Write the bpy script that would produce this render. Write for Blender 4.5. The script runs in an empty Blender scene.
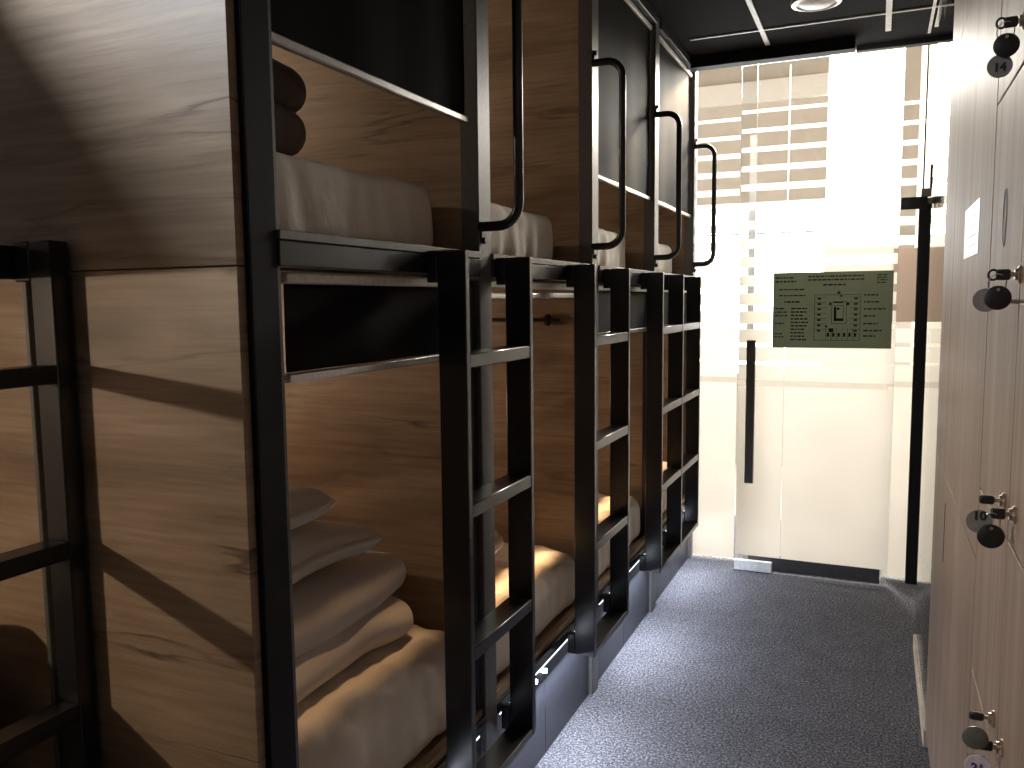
import bpy, bmesh, math, random
from mathutils import Vector, Matrix, noise
random.seed(7)
SC = bpy.context.scene
COL = SC.collection

# ------------------------------------------------------------------ materials
def new_mat(name):
    m = bpy.data.materials.new(name); m.use_nodes = True
    nt = m.node_tree
    for n in list(nt.nodes): nt.nodes.remove(n)
    out = nt.nodes.new('ShaderNodeOutputMaterial')
    return m, nt, out
def N(nt, t, **kw):
    n = nt.nodes.new(t)
    for k, v in kw.items(): setattr(n, k, v)
    return n
def principled(nt, out, col=(.5,.5,.5), rough=.5, metal=0., spec=.5):
    b = N(nt, 'ShaderNodeBsdfPrincipled')
    b.inputs['Base Color'].default_value = (*col, 1); b.inputs['Roughness'].default_value = rough
    b.inputs['Metallic'].default_value = metal; b.inputs['Specular IOR Level'].default_value = spec
    nt.links.new(b.outputs[0], out.inputs[0]); return b
def ramp(nt, fac, stops):
    r = N(nt, 'ShaderNodeValToRGB'); e = r.color_ramp.elements
    while len(e) < len(stops): e.new(0.5)
    for el, (p, c) in zip(e, stops): el.position = p; el.color = (*c, 1)
    nt.links.new(fac, r.inputs[0]); return r
def mapped(nt, scale, rot=(0,0,0)):
    g = N(nt, 'ShaderNodeNewGeometry'); mp = N(nt, 'ShaderNodeMapping')
    mp.inputs['Scale'].default_value = scale; mp.inputs['Rotation'].default_value = rot
    nt.links.new(g.outputs['Position'], mp.inputs[0]); return mp
def noise_tex(nt, vec, scale, detail=4, rough=.55, dist=0.):
    t = N(nt, 'ShaderNodeTexNoise'); t.inputs['Scale'].default_value = scale
    t.inputs['Detail'].default_value = detail; t.inputs['Roughness'].default_value = rough
    t.inputs['Distortion'].default_value = dist
    nt.links.new(vec.outputs[0], t.inputs['Vector']); return t
def math_n(nt, op, a, b=None, c=None):
    m = N(nt, 'ShaderNodeMath', operation=op)
    for i, v in enumerate((a, b, c)):
        if v is None: continue
        if isinstance(v, (int, float)): m.inputs[i].default_value = v
        else: nt.links.new(v, m.inputs[i])
    return m.outputs[0]
def bump(nt, b, h, strength, dist=.002):
    bp = N(nt, 'ShaderNodeBump'); bp.inputs['Strength'].default_value = strength; bp.inputs['Distance'].default_value = dist
    nt.links.new(h, bp.inputs['Height']); nt.links.new(bp.outputs[0], b.inputs['Normal'])

def speckled(name, col, var=.15, rough=.5, metal=0., spec=.5, scale=60, bmp=.0):
    """plain coated surface with a slight mottling"""
    m, nt, out = new_mat(name); b = principled(nt, out, col, rough, metal, spec)
    mp = mapped(nt, (1,1,1)); t = noise_tex(nt, mp, scale, 3)
    lo = tuple(c*(1-var) for c in col); hi = tuple(min(1, c*(1+var)) for c in col)
    r = ramp(nt, t.outputs[0], [(.3, lo), (.7, hi)]); nt.links.new(r.outputs[0], b.inputs['Base Color'])
    if bmp: bump(nt, b, t.outputs[0], bmp)
    return m

def oak(name, seed, tint=(1,1,1)):
    """oak laminate, grain running along X (horizontal), cracks and knots"""
    m, nt, out = new_mat(name); b = principled(nt, out, rough=.42, spec=.35)
    mp = mapped(nt, (1,1,1)); mp.inputs['Location'].default_value = (seed*3.7, seed*1.9, seed*2.3)
    def sc(v):
        n = N(nt, 'ShaderNodeMapping'); n.inputs['Scale'].default_value = v
        nt.links.new(mp.outputs[0], n.inputs[0]); return n
    big = noise_tex(nt, sc((.9, .9, 3.2)), 1.6, 3, .55, .6)
    fine = noise_tex(nt, sc((1.5, 1.5, 34)), 2.4, 6, .65, .4)
    T = lambda c: tuple(x*t for x, t in zip(c, tint))
    r1 = ramp(nt, big.outputs[0], [(.28, T((.20,.135,.085))), (.5, T((.36,.265,.18))), (.68, T((.45,.345,.25)))])
    r2 = ramp(nt, fine.outputs[0], [(.3, (.62,.58,.54)), (.62, (1,1,1))])
    mx = N(nt, 'ShaderNodeMix', data_type='RGBA', blend_type='MULTIPLY'); mx.inputs[0].default_value = .8
    nt.links.new(r1.outputs[0], mx.inputs[6]); nt.links.new(r2.outputs[0], mx.inputs[7])
    # cracks: thin level lines of a stretched noise, only in places
    cr = noise_tex(nt, sc((.45, .45, 4.6)), 1.6, 5, .55, .25)
    d = math_n(nt, 'ABSOLUTE', math_n(nt, 'SUBTRACT', cr.outputs[0], .53))
    line = math_n(nt, 'SUBTRACT', 1., math_n(nt, 'MINIMUM', math_n(nt, 'MULTIPLY', d, 55.), 1.))
    msk = noise_tex(nt, sc((1.6, 1.6, 3)), 1.7, 2)
    mk = ramp(nt, msk.outputs[0], [(.44, (0,0,0)), (.72, (1,1,1))])
    lf = math_n(nt, 'MULTIPLY', line, mk.outputs[0])
    # knots
    vo = N(nt, 'ShaderNodeTexVoronoi'); vo.inputs['Scale'].default_value = 1.5; vo.inputs['Randomness'].default_value = 1
    nt.links.new(sc((.8, .8, 2.2)).outputs[0], vo.inputs['Vector'])
    kn = ramp(nt, vo.outputs['Distance'], [(.0, (1,1,1)), (.05, (.75,.75,.75)), (.16, (0,0,0))])
    dark = math_n(nt, 'MAXIMUM', math_n(nt, 'MULTIPLY', lf, .75), math_n(nt, 'MULTIPLY', kn.outputs[0], .6))
    m2 = N(nt, 'ShaderNodeMix', data_type='RGBA'); nt.links.new(dark, m2.inputs[0])
    nt.links.new(mx.outputs[2], m2.inputs[6]); m2.inputs[7].default_value = (.045,.028,.018,1)
    nt.links.new(m2.outputs[2], b.inputs['Base Color'])
    bump(nt, b, fine.outputs[0], .08)
    return m

def locker_wood(name):
    m, nt, out = new_mat(name); b = principled(nt, out, rough=.55, spec=.28)
    mp = mapped(nt, (14, 14, .5)); t = noise_tex(nt, mp, 1.3, 5, .6, .3)
    r = ramp(nt, t.outputs[0], [(.25, (.22,.152,.108)), (.5, (.325,.238,.178)), (.75, (.415,.32,.25))])
    mp2 = mapped(nt, (60, 60, 1.2)); t2 = noise_tex(nt, mp2, 1.5, 3)
    r2 = ramp(nt, t2.outputs[0], [(.35, (.82,.8,.78)), (.65, (1,1,1))])
    mx = N(nt, 'ShaderNodeMix', data_type='RGBA', blend_type='MULTIPLY'); mx.inputs[0].default_value = 1
    nt.links.new(r.outputs[0], mx.inputs[6]); nt.links.new(r2.outputs[0], mx.inputs[7])
    nt.links.new(mx.outputs[2], b.inputs['Base Color']); return m

def cloth(name, col, wrinkle=.25, scale=24):
    m, nt, out = new_mat(name); b = principled(nt, out, col, .92, 0, .15)
    b.inputs['Sheen Weight'].default_value = .15
    mp = mapped(nt, (1,1,1)); t = noise_tex(nt, mp, scale, 4, .55, .8)
    bump(nt, b, t.outputs[0], wrinkle, .01)
    w = N(nt, 'ShaderNodeTexNoise'); w.inputs['Scale'].default_value = 6
    r = ramp(nt, w.outputs[0], [(.3, tuple(c*.93 for c in col)), (.7, col)])
    nt.links.new(mp.outputs[0], w.inputs['Vector']); nt.links.new(r.outputs[0], b.inputs['Base Color'])
    return m

def carpet():
    m, nt, out = new_mat('charcoal_carpet'); b = principled(nt, out, rough=.95, spec=.1)
    mp = mapped(nt, (1,1,1)); t = noise_tex(nt, mp, 120, 5, .8); t2 = noise_tex(nt, mp, 9, 3)
    r = ramp(nt, t.outputs[0], [(.36, (.035,.035,.042)), (.5, (.14,.14,.158)), (.62, (.44,.44,.47))])
    r2 = ramp(nt, t2.outputs[0], [(.3, (.8,.8,.8)), (.7, (1,1,1))])
    mx = N(nt, 'ShaderNodeMix', data_type='RGBA', blend_type='MULTIPLY'); mx.inputs[0].default_value = 1
    nt.links.new(r.outputs[0], mx.inputs[6]); nt.links.new(r2.outputs[0], mx.inputs[7])
    nt.links.new(mx.outputs[2], b.inputs['Base Color']); bump(nt, b, t.outputs[0], .8, .006)
    return m

def glass():
    m, nt, out = new_mat('clear_glass')
    tr = N(nt, 'ShaderNodeBsdfTransparent'); tr.inputs[0].default_value = (.95,.957,.952,1)
    gl = N(nt, 'ShaderNodeBsdfGlossy'); gl.inputs['Roughness'].default_value = .02
    fr = N(nt, 'ShaderNodeFresnel'); fr.inputs[0].default_value = 1.45
    mx = N(nt, 'ShaderNodeMixShader'); nt.links.new(math_n(nt, 'MULTIPLY', fr.outputs[0], .8), mx.inputs[0])
    nt.links.new(tr.outputs[0], mx.inputs[1]); nt.links.new(gl.outputs[0], mx.inputs[2]); nt.links.new(mx.outputs[0], out.inputs[0])
    return m
def film(name, col, dcol, fac):
    m, nt, out = new_mat(name)
    tl = N(nt, 'ShaderNodeBsdfTranslucent'); df = N(nt, 'ShaderNodeBsdfDiffuse')
    mp = mapped(nt, (1,1,1)); t = noise_tex(nt, mp, 3, 2)
    r = ramp(nt, t.outputs[0], [(.3, tuple(c*.95 for c in col)), (.7, col)])
    nt.links.new(r.outputs[0], tl.inputs[0]); df.inputs[0].default_value = (*dcol, 1)
    mx = N(nt, 'ShaderNodeMixShader'); mx.inputs[0].default_value = fac
    nt.links.new(tl.outputs[0], mx.inputs[1]); nt.links.new(df.outputs[0], mx.inputs[2]); nt.links.new(mx.outputs[0], out.inputs[0])
    return m
def emit(name, col, s):
    m, nt, out = new_mat(name); e = N(nt, 'ShaderNodeEmission'); e.inputs[0].default_value = (*col, 1); e.inputs[1].default_value = s
    nt.links.new(e.outputs[0], out.inputs[0]); return m

M = dict(
  oakA=oak('oak_laminate_end', 1), oakB=oak('oak_laminate_inner', 2, (.92,.88,.84)), oakC=oak('oak_laminate_lower', 4),
  locker=locker_wood('ash_laminate'), seam=speckled('seam_shadow', (.02,.016,.013), rough=.9),
  black=speckled('black_powder_coat', (.012,.012,.014), rough=.28, spec=.6, scale=300),
  black_matt=speckled('black_matt', (.010,.010,.011), rough=.7, scale=200, spec=.2),
  profile=speckled('grey_profile', (.12,.118,.118), rough=.42, metal=.15, spec=.45, scale=120),
  dark_profile=speckled('dark_profile', (.018,.019,.023), rough=.4, spec=.5, scale=120),
  base=speckled('blue_grey_laminate', (.038,.040,.050), rough=.4, spec=.45, scale=30),
  blind=speckled('black_blind_fabric', (.010,.0098,.0105), rough=.9, scale=500, spec=.06),
  blind_grey=speckled('charcoal_blind_fabric', (.013,.0125,.0125), rough=.75, scale=500, spec=.1),
  alu=speckled('brushed_aluminium', (.62,.61,.6), rough=.3, metal=.9, scale=200),
  alu_white=speckled('pale_rail', (.6,.58,.55), rough=.4, scale=80),
  dark_steel=speckled('dark_brushed_steel', (.17,.165,.15), rough=.35, metal=.5, scale=200),
  steel=speckled('satin_steel', (.55,.54,.52), rough=.28, metal=1., scale=200),
  ceiling=speckled('charcoal_ceiling_tile', (.013,.0122,.0125), rough=.9, scale=40, spec=.04),
  tbar=speckled('pale_ceiling_grid', (.55,.53,.5), rough=.5, scale=40),
  white_plastic=speckled('white_plastic', (.7,.7,.68), rough=.4, scale=40),
  wall=speckled('off_white_paint', (.62,.59,.55), rough=.8, scale=12, var=.05),
  dark_wall=speckled('dark_paint', (.10,.09,.085), rough=.8, scale=12),
  sheet=cloth('white_sheet', (.70,.66,.60)), quilt=cloth('quilted_white_cotton', (.70,.63,.55), .35, 16), linen=cloth('folded_linen', (.62,.57,.52), .3, 14),
  blanket=cloth('taupe_blanket', (.16,.125,.11), .4, 20),
  carpet=carpet(), glass=glass(),
  film=film('frosted_film', (.86,.825,.77), (.7,.67,.63), .12),
  paper_green=film('backlit_green_paper', (.235,.25,.195), (.34,.36,.29), .3),
  paper_tan=film('backlit_tan_paper', (.56,.48,.42), (.5,.42,.36), .3),
  ink=speckled('dark_green_ink', (.012,.02,.012), rough=.8), faint_ink=speckled('faint_ink', (.5,.49,.47), rough=.7), white_paper=speckled('white_paper', (.86,.85,.82), rough=.35, var=.02),
  seal=film('grey_seal', (.62,.61,.60), (.5,.5,.5), .3),
  sill=speckled('pale_wood_sill', (.62,.50,.38), rough=.5, scale=20),
  black_plastic=speckled('black_plastic', (.008,.008,.008), rough=.45, scale=200),
  brass=speckled('worn_nickel', (.55,.47,.38), rough=.3, metal=1., scale=300),
  grey_tag=speckled('grey_plastic_tag', (.22,.20,.185), rough=.35, scale=100), green_tag=speckled('olive_grey_tag', (.10,.11,.09), rough=.35, scale=100),
  white_tag=speckled('white_tag', (.55,.52,.58), rough=.4, scale=100), purple=speckled('violet_ink', (.06,.03,.12), rough=.6),
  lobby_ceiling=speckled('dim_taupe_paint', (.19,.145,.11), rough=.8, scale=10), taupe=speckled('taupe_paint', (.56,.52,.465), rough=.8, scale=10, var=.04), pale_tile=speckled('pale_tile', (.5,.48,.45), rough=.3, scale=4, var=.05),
  peach_day=emit('peach_daylight', (1.0,.84,.62), 1.5), tan_day=emit('tan_daylight', (1.0,.84,.66), 2.6), day=emit('overcast_daylight', (.98,.985,1.0), 13.5), warm_day=emit('warm_daylight', (1.0,.92,.80), 7.),
  led=emit('cool_led', (.80,.88,1.0), 22.), led_strip=emit('cool_led_strip', (.82,.88,1.0), 2.2), lamp=emit('warm_lamp', (1.0,.78,.55), 30.),
)

# ------------------------------------------------------------------ mesh helpers
WL = {}
class MB:
    def __init__(s): s.bm = bmesh.new()
    def box(s, x0, x1, y0, y1, z0, z1, bev=.002):
        t = bmesh.new(); bmesh.ops.create_cube(t, size=1)
        sx, sy, sz = abs(x1-x0), abs(y1-y0), abs(z1-z0)
        for v in t.verts: v.co = Vector(((x0+x1)/2+v.co.x*sx, (y0+y1)/2+v.co.y*sy, (z0+z1)/2+v.co.z*sz))
        bev = min(bev, .35*min(sx, sy, sz))
        if bev > 0: bmesh.ops.bevel(t, geom=list(t.edges), offset=bev, segments=1, affect='EDGES')
        s.add(t); return s
    def add(s, t):
        me = bpy.data.meshes.new('t'); t.to_mesh(me); t.free(); s.bm.from_mesh(me); bpy.data.meshes.remove(me)
    def cyl(s, p, q, r, seg=20, r2=None):
        p, q = Vector(p), Vector(q); t = bmesh.new()
        bmesh.ops.create_cone(t, cap_ends=True, segments=seg, radius1=r, radius2=r if r2 is None else r2, depth=(q-p).length)
        R = (q-p).to_track_quat('Z', 'Y').to_matrix().to_4x4()
        bmesh.ops.transform(t, matrix=Matrix.Translation((p+q)/2) @ R, verts=t.verts); s.add(t); return s
    def lathe(s, o, axis, prof, seg=28):
        """prof: list of (radius, height along axis)"""
        t = bmesh.new(); R = Vector(axis).to_track_quat('Z', 'Y').to_matrix(); rings = []
        for r, h in prof:
            rings.append([t.verts.new(Vector(o)+R@Vector((r*math.cos(a), r*math.sin(a), h))) for a in (2*math.pi*i/seg for i in range(seg))] if r > 1e-6 else [t.verts.new(Vector(o)+R@Vector((0,0,h)))])
        for A, B in zip(rings, rings[1:]):
            for i in range(seg):
                j = (i+1) % seg
                f = [A[i % len(A)], A[j % len(A)], B[j % len(B)], B[i % len(B)]]
                u = []
                for v in f:
                    if v not in u: u.append(v)
                if len(u) > 2: t.faces.new(u)
        bmesh.ops.recalc_face_normals(t, faces=t.faces); s.add(t); return s
    def tube(s, pts, r, seg=12, cyc=False):
        pts = [Vector(p) for p in pts]; t = bmesh.new(); rings = []; n = len(pts)
        up = None
        for i, p in enumerate(pts):
            a = pts[(i-1) % n] if (cyc or i > 0) else p; b = pts[(i+1) % n] if (cyc or i < n-1) else p
            d = (b-a).normalized()
            if up is None: up = d.orthogonal().normalized()
            up = (up - d*up.dot(d)).normalized(); w = d.cross(up)
            rings.append([t.verts.new(p + r*(math.cos(c)*up+math.sin(c)*w)) for c in (2*math.pi*k/seg for k in range(seg))])
        R = rings + ([rings[0]] if cyc else [])
        for A, B in zip(R, R[1:]):
            for k in range(seg): t.faces.new((A[k], A[(k+1) % seg], B[(k+1) % seg], B[k]))
        if not cyc: t.faces.new(rings[0][::-1]); t.faces.new(rings[-1])
        bmesh.ops.recalc_face_normals(t, faces=t.faces); s.add(t); return s
    def build(s, name, mat, parent=None, smooth=True):
        o = None; base = WL.get(parent.name, Vector()) if parent else None
        zs = [v.co for v in s.bm.verts]
        if base is None:
            mn = [min(c[i] for c in zs) for i in range(3)]; mx = [max(c[i] for c in zs) for i in range(3)]
            base = Vector(((mn[0]+mx[0])/2, (mn[1]+mx[1])/2, mn[2]))
        for v in s.bm.verts: v.co -= base
        me = bpy.data.meshes.new(name); s.bm.to_mesh(me); s.bm.free()
        me.materials.append(mat)
        if smooth:
            me.shade_smooth(); me.set_sharp_from_angle(angle=math.radians(38))
        o = bpy.data.objects.new(name, me); COL.objects.link(o)
        WL[o.name] = base.copy()
        if parent: o.parent = parent
        else: o.location = base
        return o
def tag(o, label=None, cat=None, group=None, kind=None):
    if label: o['label'] = label
    if cat: o['category'] = cat
    if group: o['group'] = group
    if kind: o['kind'] = kind
    return o
def thing(name, loc, label, cat, group=None):
    o = bpy.data.objects.new(name, None); COL.objects.link(o); o.location = loc; o.empty_display_size = .1
    WL[o.name] = Vector(loc); return tag(o, label, cat, group)
def struct(o, label=None, cat=None): return tag(o, label, cat, None, 'structure')
def box(name, mat, parent, *b, bev=.002): return MB().box(*b, bev=bev).build(name, mat, parent)
def text(name, s, mat, parent, loc, size, xdir, up, ext=.0004):
    c = bpy.data.curves.new(name, 'FONT'); c.body = s; c.size = size; c.align_x = 'CENTER'; c.align_y = 'CENTER'; c.extrude = ext; c.offset = size*.035
    t = bpy.data.objects.new('tmp', c); COL.objects.link(t)
    me = bpy.data.meshes.new_from_object(t.evaluated_get(bpy.context.evaluated_depsgraph_get()))
    bpy.data.objects.remove(t); bpy.data.curves.remove(c)
    xd, u = Vector(xdir).normalized(), Vector(up).normalized(); z = xd.cross(u)
    R = Matrix((xd, u, z)).transposed()
    base = WL[parent.name]
    for v in me.vertices: v.co = R @ v.co + Vector(loc) - base
    me.materials.clear(); me.materials.append(mat)
    o = bpy.data.objects.new(name, me); COL.objects.link(o); o.parent = parent; WL[o.name] = base.copy(); return o

def soft_block(x0, x1, y0, y1, z0, z1, rad=.04, n=(26, 34, 10), puff=0., fn=None):
    """a rounded cushion-like block; fn(co, nrm01) returns an offset vector"""
    b = MB(); t = bmesh.new()
    nx, ny, nz = n; V = {}
    c = Vector(((x0+x1)/2, (y0+y1)/2, (z0+z1)/2)); h = Vector(((x1-x0)/2, (y1-y0)/2, (z1-z0)/2))
    rad = min(rad, .98*min(h))
    def vert(i, j, k):
        if (i, j, k) in V: return V[i, j, k]
        p = Vector(((2*i/nx-1)*h.x, (2*j/ny-1)*h.y, (2*k/nz-1)*h.z))
        q = Vector((max(-h.x+rad, min(h.x-rad, p.x)), max(-h.y+rad, min(h.y-rad, p.y)), max(-h.z+rad, min(h.z-rad, p.z))))
        d = p-q; p2 = q + d.normalized()*rad if d.length > 1e-9 else p
        u, v, w = p.x/h.x, p.y/h.y, p.z/h.z
        if puff and w: p2.z += puff*w*(1-u*u)*(1-v*v)
        if fn: p2 = p2 + fn(c+p2, (u, v, w))
        V[i, j, k] = t.verts.new(c+p2); return V[i, j, k]
    for a in range(nx):
        for d in range(ny):
            for k in (0, nz):
                f = [vert(a,d,k), vert(a+1,d,k), vert(a+1,d+1,k), vert(a,d+1,k)]; t.faces.new(f)
    for a in range(nx):
        for k in range(nz):
            for d in (0, ny):
                t.faces.new([vert(a,d,k), vert(a+1,d,k), vert(a+1,d,k+1), vert(a,d,k+1)])
    for d in range(ny):
        for k in range(nz):
            for a in (0, nx):
                t.faces.new([vert(a,d,k), vert(a,d+1,k), vert(a,d+1,k+1), vert(a,d,k+1)])
    bmesh.ops.recalc_face_normals(t, faces=t.faces); b.add(t); return b
def nz3(p, s, o=0.): return noise.noise(Vector((p.x*s+o, p.y*s+1.7*o, p.z*s-o)))

# ------------------------------------------------------------------ measures (metres; Y runs down the corridor, X to the right)
PX = -.92                  # front plane of the bunk row
CZ = 2.685                 # ceiling
ENDY = 4.60                # glass end wall
POST = [(1.059, 1.126), (1.897, 1.968), (2.800, 2.872), (3.684, 3.757), (4.545, 4.605)]
LX = .18                   # locker fronts
BACK = -2.95               # back of the bunk block

# ------------------------------------------------------------------ room shell
struct(box('floor', M['carpet'], None, -3.1, .80, -1.4, 5.60, -.06, 0, bev=0), 'charcoal speckled carpet along the narrow corridor', 'floor')
ce = struct(box('ceiling', M['ceiling'], None, -3.1, .80, -1.4, 4.60, CZ, CZ+.06, bev=0), 'black tiled ceiling with pale grid lines', 'ceiling')
def tb(*b): box('grid_bar', M['tbar'], ce, *b, bev=.001)
for y in (4.11, 3.51, 2.91, 2.31, 1.71, 1.11): tb(-.86, .76, y-.007, y+.007, CZ-.006, CZ)
tb(-.541, -.519, -1.2, 4.35, CZ-.007, CZ); tb(-.006, .018, -1.2, 4.37, CZ-.007, CZ); tb(.176, .188, -1.2, 4.49, CZ-.007, CZ); tb(.200, .216, -1.2, 4.40, CZ-.007, CZ)
struct(box('wall_left', M['dark_wall'], None, -3.16, -3.1, -1.4, 4.66, 0, CZ, bev=0))
struct(box('wall_back', M['dark_wall'], None, -3.1, .80, -1.46, -1.4, 0, CZ, bev=0))
struct(box('wall_right', M['dark_wall'], None, .80, .86, -1.4, 4.66, 0, CZ, bev=0))
struct(box('wall_end', M['wall'], None, -3.1, -.93, 4.61, 4.66, 0, CZ, bev=0))
struct(box('wall_lobby_front', M['taupe'], None, -3.2, 2.6, 4.63, 4.665, CZ+.0, 3.45, bev=0))

# ------------------------------------------------------------------ capsule bunk units
where = ['nearest unit with the oak end panel', 'second unit, upper blind raised',
         'third unit behind the second ladder', 'last unit at the glass wall']
for i in range(4):
    y0, y1 = POST[i][0], POST[i+1][0]; a, b = POST[i][1], POST[i+1][0]
    t = thing('capsule_bunk', (PX, y0, 0), 'two-tier oak capsule bunk, ' + where[i], 'bunk bed', 'capsule bunks along the left side')
    dark = M['dark_profile'] if i == 0 else M['profile']
    # divider on the near side
    pn0, pn1 = (y0-.018, y0+.05) if i == 0 else (y0+.002, y0+.060)
    up, lo = (M['oakA'], M['oakC']) if i == 0 else (M['oakB'], M['oakB'])
    box('upper_side_panel', up, t, BACK, PX-.012, pn0, pn1, 1.511, CZ-.002, bev=.001)
    box('lower_side_panel', lo, t, BACK, PX-.012, pn0, pn1, .0, 1.509, bev=.001)
    p = MB(); p.box(PX-.05, PX, y0, POST[i][1], 0, CZ-.002)
    p.build('post', M['black_matt'] if i == 0 else dark, t)
    if i == 0: box('post_edge_trim', M['profile'], t, PX-.03, PX-.004, a, a+.012, .32, CZ-.03)
    if i < 3: box('blind_track', M['dark_profile'], t, PX-.045, PX-.012, b-.024, b-.0005, .375, 1.50)
    if i == 3:
        box('upper_side_panel', M['oakB'], t, BACK, PX-.012, POST[4][0]+.002, POST[4][1]-.004, 1.511, CZ-.002, bev=.001)
        box('lower_side_panel', M['oakB'], t, BACK, PX-.012, POST[4][0]+.002, POST[4][1]-.004, 0, 1.509, bev=.001)
        box('post', M['profile'], t, PX-.05, PX, POST[4][0], POST[4][1]-.004, 0, CZ-.002)
    e = b
    box('upper_deck', M['oakB'], t, BACK, PX-.02, pn1, e, 1.515, 1.555)
    box('fascia', M['black'] , t, PX-.03, PX+.004, a, e, 1.512, 1.556)
    box('deck_edge_strip', M['profile'], t, PX-.035, PX+.006, a, e, 1.557, 1.573, bev=.001)
    box('lower_deck', M['oakB'], t, BACK, PX-.012, pn1, e, .315, .352)
    box('bed_rail', M['oakB'], t, PX-.035, PX-.010, a, e, .352, .372)
    box('black_rail', M['black'], t, PX-.012, PX+.002, a, e, .320, .352)
    box('top_trim', M['dark_profile'], t, PX-.06, PX+.008, a, e, 2.640, CZ-.001)
    box('back_panel', M['oakB'], t, BACK-.03, BACK, pn0, e, 0, CZ-.002, bev=.001)
    # base drawers
    m = (a+b)/2 - .02
    box('base_panel', M['base'], t, PX-.035, PX-.015, a, m-.0015, .0, .304, bev=.001)
    box('base_panel', M['base'], t, PX-.035, PX-.015, m+.0015, e, .0, .304, bev=.001)
    # step light below the bed rail
    ys = y0+.39
    sl = box('step_light', M['led_strip'], t, PX-.014, PX-.004, a+.03, e-.03, .307, .3145, bev=.001)
    for q in (ys-.035, ys+.045): MB().cyl((PX-.016, q, .292), (PX+.002, q, .292), .007, 12).build('diode', M['led'], sl)
    # reading lamp on the near partition, deep inside
    for z in (2.30, 1.30):
        rl = MB().lathe((-2.30, pn1, z), (0,1,0), [(0,0),(.028,0),(.028,.012),(.02,.03),(0,.03)]).build('reading_lamp', M['black'], t)
        MB().lathe((-2.30, pn1+.0305, z), (0,1,0), [(0,0),(.017,0),(.015,.004),(0,.005)]).build('lamp_glow', M['lamp'], rl)
    box('light_housing', M['dark_profile'], t, PX-.080, PX-.052, a+.06, e-.06, 1.508, 1.5145, bev=.001)
    # grab handle on its post(s)
    for P in ([POST[i]] if i else []) + ([POST[4]] if i == 3 else []):
        yh = (P[0]+P[1])/2 - .027; zt, zb, d, r = 2.258, 1.636, .105, .055
        pts = [(PX-.002, yh, zb)]
        for k in range(9):
            an = -math.pi/2 + k*math.pi/16; pts.append((PX+d-r+r*math.cos(an), yh, zb+r+r*math.sin(an)))
        for k in range(9):
            an = k*math.pi/16; pts.append((PX+d-r+r*math.cos(an), yh, zt-r+r*math.sin(an)))
        pts.append((PX-.002, yh, zt))
        h = MB().tube(pts, .0125, 14).build('grab_handle', M['black'], t)
        for z, sg in ((zb, -1), (zt, 1)):
            br = MB(); br.box(PX, PX+.007, yh-.008, yh+.02, z-.012+sg*.012, z+.012+sg*.012)
            br.box(PX+.001, PX+.006, yh-.006, yh+.018, min(z, z+sg*.042), max(z, z+sg*.042))
            br.cyl((PX+.005, yh+.004, z+sg*.034), (PX+.014, yh+.004, z+sg*.034), .008)
            br.build('bracket', M['black'], h)

# ------------------------------------------------------------------ ladders hooked on the bunk fronts
def ladder(x1, y_list, label, zr=(1.318, .978, .642), back=PX+.004, dep=.07, th=.021, group='black bunk ladders'):
    t = thing('bunk_ladder', (x1, y_list[0], .275), label, 'ladder', group)
    x0 = x1-dep
    for y in y_list:
        box('stringer', M['black'], t, x0, x1, y-th, y, .275, 1.562, bev=.0025)
        for zz in ((1.492, 1.562), (.275, .345)):
            box('arm', M['black'], t, back, x0, y-th, y, *zz, bev=.0025)
    for ya, yb in zip(y_list, y_list[1:]):
        for z in zr: box('rung', M['black'], t, x0+.004, x1-.001, ya, yb-th, z-.016, z+.016, bev=.002)
        box('foot_plate', M['black'], t, x0+.002, x1-.001, ya, yb-th, .275, .297, bev=.002)
    return t
ladder(-.82, (1.640, 2.005), 'black steel ladder nearest the camera on the bunk row front')
ladder(-.82, (2.540, 2.936), 'black steel ladder second along the bunk row, between the others')
ladder(-.82, (3.456, 3.852, 4.256), 'double-width black steel ladder with three uprights closest to the glass door')
ladder(-1.30, (.54, 1.034), 'black steel ladder at far left against the oak end panel', (1.331, 1.017, .715), -1.396, .055, .036)

# ------------------------------------------------------------------ low bunk at far left (only its ladder side shows)
t = thing('low_bunk', (-1.40, 1.03, 0), 'low bunk at far left behind the ladder beside the oak end panel', 'bunk bed')
box('post', M['profile'], t, -1.416, -1.404, 1.026, 1.039, 0, 1.497)
box('post', M['profile'], t, -1.45, -1.40, -.90, -.84, 0, 1.50)
box('deck', M['oakB'], t, BACK, -1.41, -.90, 1.038, 1.515, 1.55)
box('fascia', M['black'], t, -1.41, -1.398, -.90, 1.038, 1.497, 1.556)
box('end_panel', M['oakB'], t, BACK, -1.41, -.93, -.90, 0, 2.0)
box('shade_board', M['oakB'], t, -1.885, -1.86, -.90, .50, 1.552, 2.459)  # unseen board added to cast the slanted shade on the oak end panel
box('base_panel', M['base'], t, -1.44, -1.42, -.84, 1.02, 0, .30)
box('lower_deck', M['oakB'], t, BACK, -1.42, -.90, 1.038, .31, .35)
lm = MB().lathe((-2.563, -.865, 1.47), (0,0,1), [(.0,.0),(.03,.0),(.035,.02),(.02,.045),(0,.045)]).build('reading_lamp', M['lamp'], t)

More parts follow.
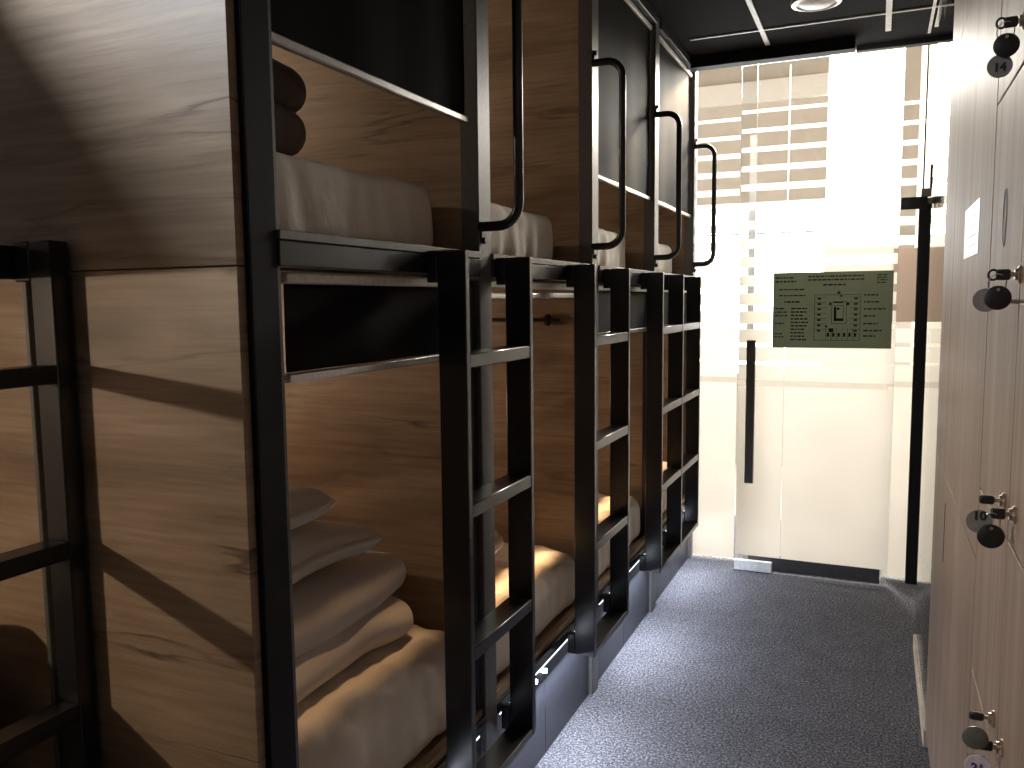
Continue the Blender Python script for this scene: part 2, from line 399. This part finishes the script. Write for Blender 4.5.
# ------------------------------------------------------------------ roller blinds
def blind(y0, y1, zt, zb, mat, label, rail=True):
    x = PX-.026
    t = thing('roller_blind', (x, (y0+y1)/2, zb), label, 'roller blind', 'roller blinds in the bunk openings')
    if zt-zb > .05:
        f = soft_block(x-.0012, x+.0012, y0+.006, y1-.006, zb+.01, zt, .001, (1, 24, 16), 0, lambda p, u: Vector((.004*math.sin(p.y*23)*(.3+.7*(1-u[2])/2)*.5 + .003*nz3(p, 5), 0, 0)))
        f.build('blind_fabric', mat, t)
    MB().box(x-.007, x+.010, y0+.004, y1-.004, zb-.008, zb+.009, .003).build('bottom_bar', M['alu'], t)
    if rail: MB().box(x-.02, x+.012, y0+.002, y1-.002, zt, zt+.02, .003).build('head_rail', M['alu_white'], t)
    return t
op = [(POST[i][1], POST[i+1][0]) for i in range(4)]
blind(op[0][0]+.014, op[0][1]-.012, 2.615, 1.893, M['blind'], 'black roller blind half down in the nearest upper bunk')
blind(op[2][0], op[2][1], 2.615, 1.893, M['blind_grey'], 'dark roller blind half down in the third upper bunk, behind a grab handle')
blind(op[3][0], op[3][1], 2.615, 1.893, M['blind_grey'], 'dark roller blind half down in the upper bunk next to the glass wall')
blind(op[0][0]+.036, op[0][1]-.03, 1.484, 1.318, M['blind'], 'short black roller blind in the nearest lower bunk')
blind(op[1][0], op[1][1]-.004, 1.484, 1.464, M['blind'], 'rolled-up blind showing only its pale bar in the second lower bunk')
blind(op[2][0], op[2][1]-.028, 1.484, 1.318, M['blind_grey'], 'short dark roller blind in the third lower bunk behind the second ladder')
blind(op[3][0], op[3][1]-.004, 1.484, 1.318, M['blind_grey'], 'short dark roller blind in the last lower bunk behind the double ladder')

# ------------------------------------------------------------------ bedding
def folds(seed, amp, front=True):
    def fn(p, u):
        d = Vector()
        if front and u[0] > .9:
            w = (1-u[2])/2
            d.x += amp*(abs(math.sin(p.y*24+p.z*9+3*nz3(p, 4, seed)))*.9*w*max(0, nz3(p, 3, seed+2)+.45) + .35*nz3(Vector((p.x, p.y*2, p.z*.6)), 9, seed))
        d.z += amp*.3*nz3(p, 6, seed+5)*(u[2] > -.9)
        return d
    return fn
ranks = ['nearest', 'second', 'third', 'last']
for i in range(4):
    y0, y1 = op[i]
    pn = POST[i][1]-.004 if i else 1.118
    t = thing('mattress', (-1.9, (y0+y1)/2, 1.556), f'white mattress with wrinkled sheet in the {ranks[i]} upper bunk along the row', 'mattress', 'mattresses in the upper bunks')
    soft_block(-2.90, -1.02, pn+.004, min(pn+.745, y1-.02), 1.556, 1.748, .05, (20, 60, 14), .006, folds(i*3.1, .02)).build('fitted_sheet', M['sheet'], t)
    t = thing('mattress', (-1.9, (y0+y1)/2, .353), f'quilted pale mattress in the {ranks[i]} lower bunk along the row', 'mattress', 'mattresses in the lower bunks')
    top = .60 if i == 0 else .556
    def quilt(p, u, s=i):
        d = folds(s*2.3+9, .02)(p, u)
        if u[2] > .5:
            d.z += .013*abs(math.sin((p.x+p.y)*20))*abs(math.sin((p.x-p.y)*20))-.004
        return d
    soft_block(-2.90, -.962, pn+.004, y1-.022, .353, top, .06, (60, 60, 12), .012, quilt).build('quilted_cover', M['quilt'], t)
t = thing('mattress', (-2.1, .1, .35), 'pale mattress in the low bunk at far left behind the ladder', 'mattress')
soft_block(-2.90, -1.47, -.86, 1.0, .352, .54, .05, (16, 16, 6)).build('fitted_sheet', M['sheet'], t)

def fold(seed, amp): return lambda p, u: Vector((amp*nz3(p, 6, seed), amp*nz3(p, 6, seed+3), amp*nz3(p, 5, seed+7)))
def duvet(x0, x1, y0, y1, z0, z1, seed, label, name='folded_duvet', cat='duvet', mat='linen', layers=2, group=None):
    t = thing(name, ((x0+x1)/2, (y0+y1)/2, z0), label, cat, group); h = (z1-z0)/layers
    for k in range(layers):
        soft_block(x0+.01*k, x1-.012*k, y0, y1-.02*(k == 0), z0+k*h-.004*k, z0+(k+1)*h, .06, (22, 22, 10), .02, fold(seed+k*4, .02)).build('fold', M[mat], t)
    return t
def pillow(x0, x1, y0, y1, z0, z1, seed, label, mat='linen', group=None, rot=0.):
    t = thing('pillow', ((x0+x1)/2, (y0+y1)/2, z0), label, 'pillow', group)
    def fn(p, u):
        e = max(abs(u[0]), abs(u[1])); pinch = -((p.z-(z0+z1)/2))*(e**4)*.75
        c = Vector(((x0+x1)/2, (y0+y1)/2, 0)); d = p-c
        k = .10*(1-min(abs(u[0]), abs(u[1])))*(e**3)
        return Vector((-d.x*k, -d.y*k, pinch)) + fold(seed, .014)(p, u)
    o = soft_block(x0, x1, y0, y1, z0, z1, .05, (26, 26, 10), .0, fn).build('pillowcase', M[mat], t)
    t.rotation_euler = (0, 0, rot); return t
duvet(-1.62, -1.05, 1.135, 1.80, .616, .812, 2, 'large white folded duvet on the nearest lower mattress, under two pillows')
pillow(-1.62, -1.07, 1.145, 1.69, .832, .945, 5, 'white pillow on the folded duvet, lower of the two in the nearest lower bunk', group=None)
pillow(-1.60, -1.10, 1.145, 1.53, .955, 1.05, 8, 'white pillow on top of the stack in the nearest lower bunk')
duvet(-2.1, -1.48, .45, .985, .556, .86, 31, 'white folded duvet added in the low bunk to shade the end panel', layers=3)  # added stack, blocks lamp light so the lower end panel darkens
t = duvet(-1.62, -1.13, 1.135, 1.555, 1.768, 1.955, 12, 'taupe folded blanket on the nearest upper mattress behind the black post', 'folded_blanket', 'blanket', 'blanket')
pillow(-1.62, -1.10, 1.985, 2.46, .572, .742, 21, 'grey-white pillow on the second lower mattress')
pillow(-1.62, -1.10, 2.885, 3.42, .572, .745, 25, 'grey-white pillow on the third lower mattress')

# coat hook on the far partition of the second lower bunk
t = thing('coat_hook', (-1.2, 2.806, 1.365), 'dark coat rod with round end disc on the oak wall of the second lower bunk', 'coat hook')
MB().cyl((-1.40, 2.778, 1.38), (-1.085, 2.778, 1.38), .006, 14).build('rod', M['black'], t)
MB().cyl((-1.086, 2.778, 1.38), (-1.074, 2.778, 1.38), .021, 24).cyl((-1.076, 2.778, 1.38), (-1.035, 2.778, 1.38), .006, 14).build('end_disc', M['black'], t)
MB().cyl((-1.36, 2.7785, 1.38), (-1.36, 2.8075, 1.38), .006, 12).cyl((-1.12, 2.7785, 1.38), (-1.12, 2.8075, 1.38), .006, 12).build('bracket', M['black'], t)

# ------------------------------------------------------------------ lockers on the right
t = thing('locker_bank', (.47, 1.2, 0), 'bank of square numbered ash-laminate lockers with keys, at the right edge', 'locker')
box('carcass', M['locker'], t, LX+.022, .78, .68, 1.699, .0, CZ-.012)
RZ = [.085, .425, .765, 1.103, 1.441, 1.780, 2.122, 2.460]
def door(pa, y0, y1, z0, z1, par):
    return MB().box(LX, LX+.018, y0+.0022, y1-.0022, z0+.0022, z1-.0022, .0012).build('locker_door', M['locker'], par)
LOCKS = {(1, 2): (1.382, .816), (0, 2): (1.293, .816), (1, 3): (1.38, 1.151), (0, 3): (1.282, 1.154), (0, 4): (1.336, 1.479), (1, 5): (1.416, 1.839)}
for c, (y0, y1) in enumerate(((1.02, 1.345), (1.345, 1.699))):
    for k in range(7):
        d = door(t, y0, y1, RZ[k], RZ[k+1], t)
        if (c, k) == (1, 4): continue
        if (c, k) in LOCKS:
            yl, zl = LOCKS[c, k]
        else:
            yl, zl = (1.30 if c == 0 else 1.39), RZ[k]+.06
        MB().lathe((LX, yl, zl), (-1,0,0), [(.0,.0),(.0125,.0),(.0125,.003),(.010,.005),(.0085,.005),(.008,.0085),(0,.0085)]).build('lock_cylinder', M['brass'], d)
for k in range(7): door(t, .70, 1.02, RZ[k], RZ[k+1], t)
MB().tube([(LX-.0008, 1.53+.018*math.cos(a), 1.573+.045*math.sin(a)) for a in (2*math.pi*i/40 for i in range(40))], .0007, 6, True).build('oval_badge', M['grey_tag'], t)
t2 = thing('tall_cupboard', (.47, 2.3, 0), 'tall ash-laminate cupboard beyond the square lockers, carrying a white paper sticker', 'cupboard')
box('carcass', M['locker'], t2, LX+.022, .78, 1.703, 2.86, 0, CZ-.012)
def panel(y0, y1, z0, z1): return MB().box(LX, LX+.018, y0+.0015, y1-.0015, z0+.0015, z1-.0015, .001).build('cupboard_door', M['locker'], t2)
panel(1.705, 2.858, 2.13, CZ-.014); panel(1.705, 2.858, .968, 2.13)
dl = panel(1.705, 2.858, .085, .968)
box('finger_slot', M['seam'], dl, LX-.0006, LX+.004, 2.425, 2.44, .745, .905, bev=.0003)
s = box('paper_sticker', M['white_paper'], None, LX-.0008, LX-.0001, 1.905, 2.205, 1.535, 1.645, bev=0)
tag(s, 'white paper sticker on the tall cupboard by the glass wall', 'sticker')
pr = MB()
s2 = WL[s.name]
for r in range(4): pr.box(LX-.0010, LX-.0008, 1.95, 2.10+.05*(r % 2), 1.556+.02*r, 1.5585+.02*r, 0)
pr.build('print', M['faint_ink'], s)

def keys(num, lock, heads_x, disc, tagd, label, disc_mat='black_plastic', tag_mat='grey_tag', ink='ink', loop=False, num_rot=0.):
    y, z = lock
    t = thing('key_set', (heads_x, y, z), label, 'keys', 'key sets hanging in the locker doors')
    MB().box(heads_x+.006, LX-.006, y-.0011, y+.0011, z-.0035, z+.0035, .0004).build('key_blade', M['brass'], t)
    k = MB()
    k.box(heads_x-.010, heads_x+.008, y-.003, y+.003, z-.0075, z+.0075, .003)
    if loop: k.tube([(heads_x-.013+.006*math.cos(a), y, z+.007*math.sin(a)) for a in (2*math.pi*i/20 for i in range(20))], .0017, 8, True)
    k.build('key_head', M['black_plastic'], t)
    cx = (disc[0]+heads_x-.008)/2
    MB().tube([(cx+.011*math.cos(a), y-.004*math.sin(a)+.001, z-.012+.013*math.sin(a)) for a in (2*math.pi*i/28 for i in range(28))], .0008, 6, True).build('key_ring', M['steel'], t)
    fx, fz = disc
    f = MB().lathe((fx, y-.006, fz), (0,1,0), [(0,-.0018),(.0155,-.0018),(.0168,-.0008),(.0168,.0008),(.0155,.0018),(0,.0018)], 36).build('fob', M[disc_mat], t)
    MB().cyl((fx, y-.0085, fz+.0115), (fx, y-.0072, fz+.0115), .0022, 14).build('eyelet', M['steel'], f)
    if tagd:
        gx, gz = tagd
        yy = y-.001 if num != '21' else y-.011
        g = MB().lathe((gx, yy, gz), (0,1,0), [(0,-.001),(.0162,-.001),(.0166,0),(.0162,.001),(0,.001)], 36).build('number_tag', M[tag_mat], t)
        if num: text('number', num, M[ink], g, (gx, yy-.0014, gz-(.002 if num != '10' else -.008)), .0165, (1,0,0), (0,0,1))
keys('14', (1.416, 1.839), .163, (.157, 1.806), (.1505, 1.779), 'keys with a black disc and grey tag 14, topmost on the lockers', loop=True)
keys('', (1.336, 1.479), .159, (.152, 1.447), (.138, 1.444), 'keys with a black disc over an unreadable tag, below the oval badge', loop=True)
keys('10', (1.282, 1.154), .160, (.151, 1.123), (.137, 1.141), 'keys with a black disc over grey tag 10, above the lowest keys')
keys('21', (1.293, 0.816), .160, (.145, .827), (.149, .788), 'lowest keys with olive disc and white tag 21', 'green_tag', 'white_tag', 'purple')
for (yl, zl, lab) in ((1.38, 1.151, 'single dark key without tag beside the keys with grey tag 10'), (1.382, .816, 'lowest single dark key, in the lock over the white tag 21')):
    t = thing('locker_key', (.16, yl, zl), lab, 'key')
    MB().box(.164, LX-.006, yl-.0011, yl+.0011, zl-.003, zl+.003, .0004).build('key_blade', M['brass'], t)
    MB().box(.146, .166, yl-.0035, yl+.0035, zl-.0065, zl+.0065, .003).build('key_head', M['black_plastic'], t)

# glass screen on a pale sill beyond the cupboard
struct(box('trim_1', M['sill'], None, LX-.004, LX+.018, 2.865, 3.70, 0, .06, bev=.003), 'pale wooden sill under the side glass', 'sill')
struct(box('window_1', M['glass'], None, LX+.002, LX+.010, 2.865, 3.70, .062, CZ-.004, bev=.001), 'clear side glass panel beyond the lockers', 'glass panel')

# ------------------------------------------------------------------ glass end wall, sliding door
def stripes(mb, x0, x1, y, ztop, zfull, zbot, cuts=(), hole=None):
    """frosted film: stripes that widen downwards and close up into a full sheet"""
    z, P = ztop, .0945
    spans = []
    while z > zfull:
        u = (z-zfull)/(ztop-zfull); w = P*(.93-.76*u**.85)
        spans.append((max(z-w/2, zfull), z+w/2)); z -= P
    spans.append((zbot, zfull-.004))
    for a, b in spans:
        inh = hole and hole[2] < (a+b)/2 < hole[3]
        xs = sorted([x0]+[c for c in tuple(cuts)+(hole[:2] if inh else ()) if x0 < c < x1]+[x1])
        for p, q in zip(xs, xs[1:]):
            if not (inh and hole[0] <= (p+q)/2 <= hole[1]): mb.box(p+(.0015 if p != x0 else 0), q-(.0015 if q != x1 else 0), y-.0006, y, a, b, 0)
    return mb
ZT, ZF = 2.39, 1.00
w2 = struct(box('window_2', M['glass'], None, -.918, -.606, ENDY-.004, ENDY+.006, .012, CZ-.004, bev=.001), 'fixed glass sidelight between the bunks and the sliding door', 'glass panel')
stripes(MB(), -.916, -.690, ENDY-.0048, ZT, ZF, .013).build('frosted_film', M['film'], w2)
box('edge_seal', M['seal'], w2, -.640, -.606, ENDY-.012, ENDY+.012, .012, 2.30, bev=.002)
w3 = struct(box('window_3', M['glass'], None, .055, .80, ENDY-.004, ENDY+.006, .012, CZ-.004, bev=.001), 'fixed glass panel right of the sliding door', 'glass panel')
stripes(MB(), .06, .80, ENDY-.0048, ZT, ZF, .013, (.198,), (.066, .296, 1.325, 1.69)).build('frosted_film', M['film'], w3)
DY = 4.455
d1 = struct(box('door_1', M['glass'], None, -.664, .084, DY-.005, DY+.005, .006, 2.62, bev=.0015), 'frosted glass sliding door with a long vertical pull bar', 'door')
stripes(MB(), -.660, .082, DY-.0058, ZT, ZF, .088, (-.43,), (-.492, .066, 1.198, 1.578)).box(-.434, -.427, DY-.0056, DY-.005, 1.58, 2.60, 0).build('frosted_film', M['film'], d1)
MB().box(-.612, -.568, DY-.062, DY-.036, .488, 1.236, .004).build('pull_bar', M['dark_steel'], d1)
box('bottom_edge', M['alu_white'], d1, -.46, .082, DY-.0066, DY-.0054, .006, .0105, bev=0)
for z in (.60, 1.12): MB().cyl((-.600, DY-.042, z), (-.600, DY-.006, z), .008).build('bar_mount', M['dark_steel'], d1)
MB().box(-.664, -.47, DY-.014, DY+.014, .004, .06, .003).build('floor_guide', M['white_plastic'], d1)
struct(box('trim_2', M['black_matt'], None, -.918, -.135, 4.40, 4.475, 2.628, CZ-.001), 'black sliding door track under the ceiling', 'door track')
struct(box('trim_3', M['black_matt'], None, -.135, .80, 4.575, 4.625, 2.66, CZ-.001), 'thin black head channel over the right glass', 'head channel')
p = MB().box(.170, .226, 4.545, 4.585, 0, 1.90, .003)
struct(p.build('trim_4', M['black_matt'], None), 'black upright post in front of the right glass', 'post')
struct(box('trim_5', M['black_matt'], None, .183, .190, 4.578, 4.590, 1.90, 2.654, bev=.001), 'thin dark glass joint above the black post', 'glass joint')

t = thing('door_lock', (.19, 4.53, 1.88), 'black cross-shaped lock on top of the black post', 'door lock')
MB().box(.088, .205, 4.525, 4.543, 1.872, 1.930, .003).build('cross_bar', M['black_matt'], t)
MB().box(.205, .262, 4.528, 4.540, 1.895, 1.925, .003).build('bolt', M['dark_steel'], t)
MB().box(.212, .230, 4.528, 4.544, 1.968, 2.08, .003).build('hand_grip', M['black_matt'], t)
MB().box(.176, .222, 4.530, 4.542, 1.928, 1.969, .003).build('latch', M['dark_steel'], t)

struct(box('trim_6', M['base'], None, -.60, .05, 4.50, 4.56, .0, .086, bev=.002), 'dark rail added behind the clear door bottom to block window light', 'light blocker')  # added rail, keeps direct window light off the carpet at the door

# evacuation plan on the door
t = box('evacuation_plan', M['paper_green'], None, -.492, .066, DY-.0068, DY-.0056, 1.198, 1.578, bev=0)
tag(t, 'green evacuation plan sheet with floor diagram taped to the glass door', 'notice')
pr = MB(); yb = DY-.0077
X0, Z1, W, H = -.492, 1.578, .558, .380
def ln(u0, u1, v0, v1): pr.box(X0+u0*W, X0+u1*W, yb, yb+.0008, Z1-v1*H, Z1-v0*H, 0)
rnd = random.Random(3)
def para(u0, u1, v0, v1, n, jit=.25):
    h = (v1-v0)/n
    for k in range(n):
        v = v0+k*h; u = u0
        e = u1-(u1-u0)*jit*rnd.random()
        while u < e-.01:
            w = .012+.03*rnd.random(); ln(u, min(u+w, e), v+.2*h, v+.62*h); u += w+.008
para(.30, .77, .04, .13, 2, .05); para(.43, .67, .15, .20, 1); para(.02, .22, .05, .15, 2); para(.87, .97, .04, .17, 4)
para(.05, .30, .21, .25, 1); para(.05, .30, .29, .33, 1); para(.10, .25, .37, .42, 1, .05)
para(.02, .14, .46, .60, 3); para(.16, .31, .46, .92, 10); para(.02, .11, .66, .70, 1); para(.02, .10, .80, .88, 2)
for v in (.29, .38, .47, .56, .66, .75, .82): para(.77, .77+.10+.10*rnd.random(), v, v+.045, 1)
def rect(u0, u1, v0, v1, w=.0035):
    ln(u0, u1, v0, v0+w*1.4); ln(u0, u1, v1-w*1.4, v1); ln(u0, u0+w, v0, v1); ln(u1-w, u1, v0, v1)
rect(.36, .745, .30, .90); rect(.505, .63, .39, .68); rect(.525, .605, .44, .64)
ln(.525, .545, .46, .64); ln(.525, .605, .61, .645); ln(.52, .60, .39, .41); ln(.55, .57, .47, .50)
for k in range(7):
    ln(.36, .46, .33+.07*k, .334+.07*k); ln(.385, .415, .34+.07*k, .363+.07*k)
    ln(.655, .745, .33+.07*k, .334+.07*k); ln(.69, .72, .34+.07*k, .363+.07*k)
for k in range(6): ln(.46+.045*k, .463+.045*k, .74, .90); ln(.47+.045*k, .49+.045*k, .80, .85)
ln(.485, .525, .74, .79); ln(.455, .47, .70, .73); ln(.55, .575, .26, .29); ln(.575, .59, .30, .33); ln(.485, .50, .40, .44); ln(.63, .65, .40, .44)
pr.build('print', M['ink'], t)
t = box('tan_poster', M['paper_tan'], None, .066, .296, ENDY-.0053, ENDY-.0045, 1.325, 1.69, bev=0)
tag(t, 'plain tan poster behind the black post on the right glass', 'poster')

# round ceiling fitting
t = thing('ceiling_fitting', (-.27, 3.84, CZ), 'round ceiling fitting with a pale metal rim above the corridor', 'ceiling light')
MB().lathe((-.27, 3.78, CZ), (0,0,-1), [(.0,.0),(.10,.0),(.104,.012),(.098,.026),(.082,.03),(.08,.022),(0,.022)], 40).build('rim', M['steel'], t)
MB().lathe((-.27, 3.78, CZ-.02), (0,0,-1), [(.0,.0),(.078,.0),(.06,.012),(0,.018)], 40).build('diffuser', M['white_plastic'], t)

# ------------------------------------------------------------------ the lobby outside the glass
OY = 7.4
struct(box('floor_lobby', M['pale_tile'], None, -3.2, 2.6, 5.60, OY+.1, -.06, 0, bev=0), 'pale lobby floor beyond the glass', 'floor')
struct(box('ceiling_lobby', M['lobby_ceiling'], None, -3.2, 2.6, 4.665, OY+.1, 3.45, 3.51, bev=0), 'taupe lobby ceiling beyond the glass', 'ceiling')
struct(box('wall_lobby_left', M['wall'], None, -3.26, -3.2, 4.665, OY+.1, 0, 3.45, bev=0))
struct(box('wall_lobby_right', M['wall'], None, 2.6, 2.66, 4.665, OY+.1, 0, 3.45, bev=0))
WX0, WX1, WZ0, WZ1 = -2.9, 2.4, .80, 2.26
CX0, CX1, CX2 = -.42, .14, .255
wl = MB()
wl.box(-3.2, 2.6, OY, OY+.1, 0, WZ0, 0); wl.box(-3.2, WX0, OY, OY+.1, WZ0, 3.45, 0); wl.box(WX1, 2.6, OY, OY+.1, WZ0, 3.45, 0)
wl.box(WX0, CX0, OY, OY+.1, WZ1, 3.45, 0); wl.box(CX1, CX2, OY, OY+.1, WZ0, 3.45, 0)
struct(wl.build('wall_lobby_end', M['taupe'], None))
w = struct(box('window_4', M['day'], None, WX0, CX0, OY+.06, OY+.09, WZ0, WZ1, bev=0), 'wide overexposed lobby window', 'window')
fr = MB()
for z in (1.62, 2.0): fr.box(WX0, CX0, OY+.02, OY+.05, z-.006, z+.006, .001)
fr.build('window_bar', M['dark_profile'], w)
w = struct(box('window_5', M['warm_day'], None, CX0, CX1, OY+.06, OY+.09, 1.86, 3.44, bev=0), 'tall bright lobby window', 'window')
struct(box('window_7', M['peach_day'], None, CX0, CX1, OY+.06, OY+.09, WZ0, 1.86, bev=0), 'peach shaded lower lobby window', 'window')
w = struct(box('window_6', M['tan_day'], None, CX2, WX1, OY+.06, OY+.09, WZ0, 3.44, bev=0), 'lobby window at right', 'window')
struct(box('trim_7', M['white_paper'], None, WX0, CX0, OY-.06, OY, 3.08, 3.25, bev=.003), 'pale lobby ledge over the wide window', 'ledge')

# ------------------------------------------------------------------ lamps
def area(name, loc, tgt, size, power, col):
    l = bpy.data.lights.new(name, 'AREA'); l.energy = power; l.color = col; l.shape = 'DISK'; l.size = size
    o = bpy.data.objects.new(name, l); COL.objects.link(o); o.location = loc
    o.rotation_euler = (Vector(tgt)-Vector(loc)).to_track_quat('-Z', 'Y').to_euler(); return o
def point(name, loc, power, col, r):
    l = bpy.data.lights.new(name, 'POINT'); l.energy = power; l.color = col; l.shadow_soft_size = r
    o = bpy.data.objects.new(name, l); COL.objects.link(o); o.location = loc; return o
area('lobby_fill_light', (-.15, 5.75, 3.1), (-.15, 4.6, 1.6), 1.0, 300., (1.0,.93,.84))  # unseen fill added to brighten the upper frosted film from behind
point('reading_lamp_light', (-2.563, -.80, 1.478), 50., (1.0,.82,.62), .02)
point('alcove_ceiling_light', (-1.98, 0., 2.579), 108., (.86,.92,1.0), .018)
area('corridor_fill_light', (-.35, -.75, 2.66), (-.6, .8, 1.0), .35, 1.2, (1.0,.80,.62))  # weak unseen fill added behind the camera for the bunk interiors

sp = bpy.data.lights.new('lobby_spotlight_beam', 'SPOT'); sp.energy = 170.; sp.color = (1.0,.66,.38); sp.spot_size = math.radians(60); sp.spot_blend = .6; sp.shadow_soft_size = .025
so = bpy.data.objects.new('lobby_spotlight_beam', sp); COL.objects.link(so); so.location = (-.71, 5.0, 2.83)
so.rotation_euler = (Vector((-1.0, 2.9, 1.1))-so.location).to_track_quat('-Z', 'Y').to_euler()
lc = bpy.data.objects['ceiling_lobby']
MB().cyl((-.70, 5.05, 2.94), (-.70, 5.05, 3.45), .012).lathe((-.70, 5.045, 2.955), Vector((-.05,-.30,-1)), [(0,-.02),(.045,-.02),(.045,.13),(.04,.13),(.03,.10),(0,.10)]).build('spotlight', M['black'], lc)
for i in range(4):
    yc = (op[i][0]+op[i][1])/2
    o = area('step_light_strip', (PX+.03, yc, .272), (PX+.45, yc, 0), .03, 5.4, (.78,.85,1.0))
    o.data.shape = 'RECTANGLE'; o.data.size = .03; o.data.size_y = .6
    o.rotation_euler = (0, math.radians(-24), 0)
    if i < 4:
        o = area('under_deck_light', (PX-.066, yc, 1.506), (PX-.066, yc, 0), .02, (.05, .42, .42, .36)[i], (1.0,.60,.30))
        o.data.shape = 'RECTANGLE'; o.data.size = .012; o.data.size_y = .62; o.data.spread = math.radians(8)
        o.rotation_euler = (0, math.radians(4), 0)
    point('reading_lamp_light', (-2.30, POST[i][0]+.14, 2.30), 12., (1.0,.82,.62), .02)
    point('reading_lamp_light', (-2.30, POST[i][0]+.14, 1.30), 13., (1.0,.82,.62), .02)
w = bpy.data.worlds.new('world'); SC.world = w; w.use_nodes = True
w.node_tree.nodes['Background'].inputs[0].default_value = (.5,.55,.6,1); w.node_tree.nodes['Background'].inputs[1].default_value = .02

# ------------------------------------------------------------------ camera
cd = bpy.data.cameras.new('camera'); cam = bpy.data.objects.new('camera', cd); COL.objects.link(cam); SC.camera = cam
cd.sensor_width = 36; cd.lens = 830/1024*36; cd.clip_start = .02; cd.clip_end = 60
Yv = Vector((366, 87, -830)).normalized(); Xv = Vector((1964, -67, 830)).normalized()
Zv = (Xv.cross(Yv).normalized() + Vector((-66, 9616, 830)).normalized()).normalized(); Zv = (Zv - Yv*Zv.dot(Yv)).normalized(); Xv = Yv.cross(Zv)
R = Matrix((Xv, Yv, Zv))
cam.matrix_world = Matrix.Translation((0, 0, 1.45)) @ R.to_4x4()

vs = SC.view_settings
vs.view_transform = 'Standard'; vs.look = 'None'; vs.gamma = 1; vs.exposure = 0.; vs.use_curve_mapping = False
SC.cycles.max_bounces = 10; SC.cycles.transparent_max_bounces = 16; SC.cycles.diffuse_bounces = 5
SC.cycles.use_denoising = True
SC.cycles.sample_clamp_indirect = 6.
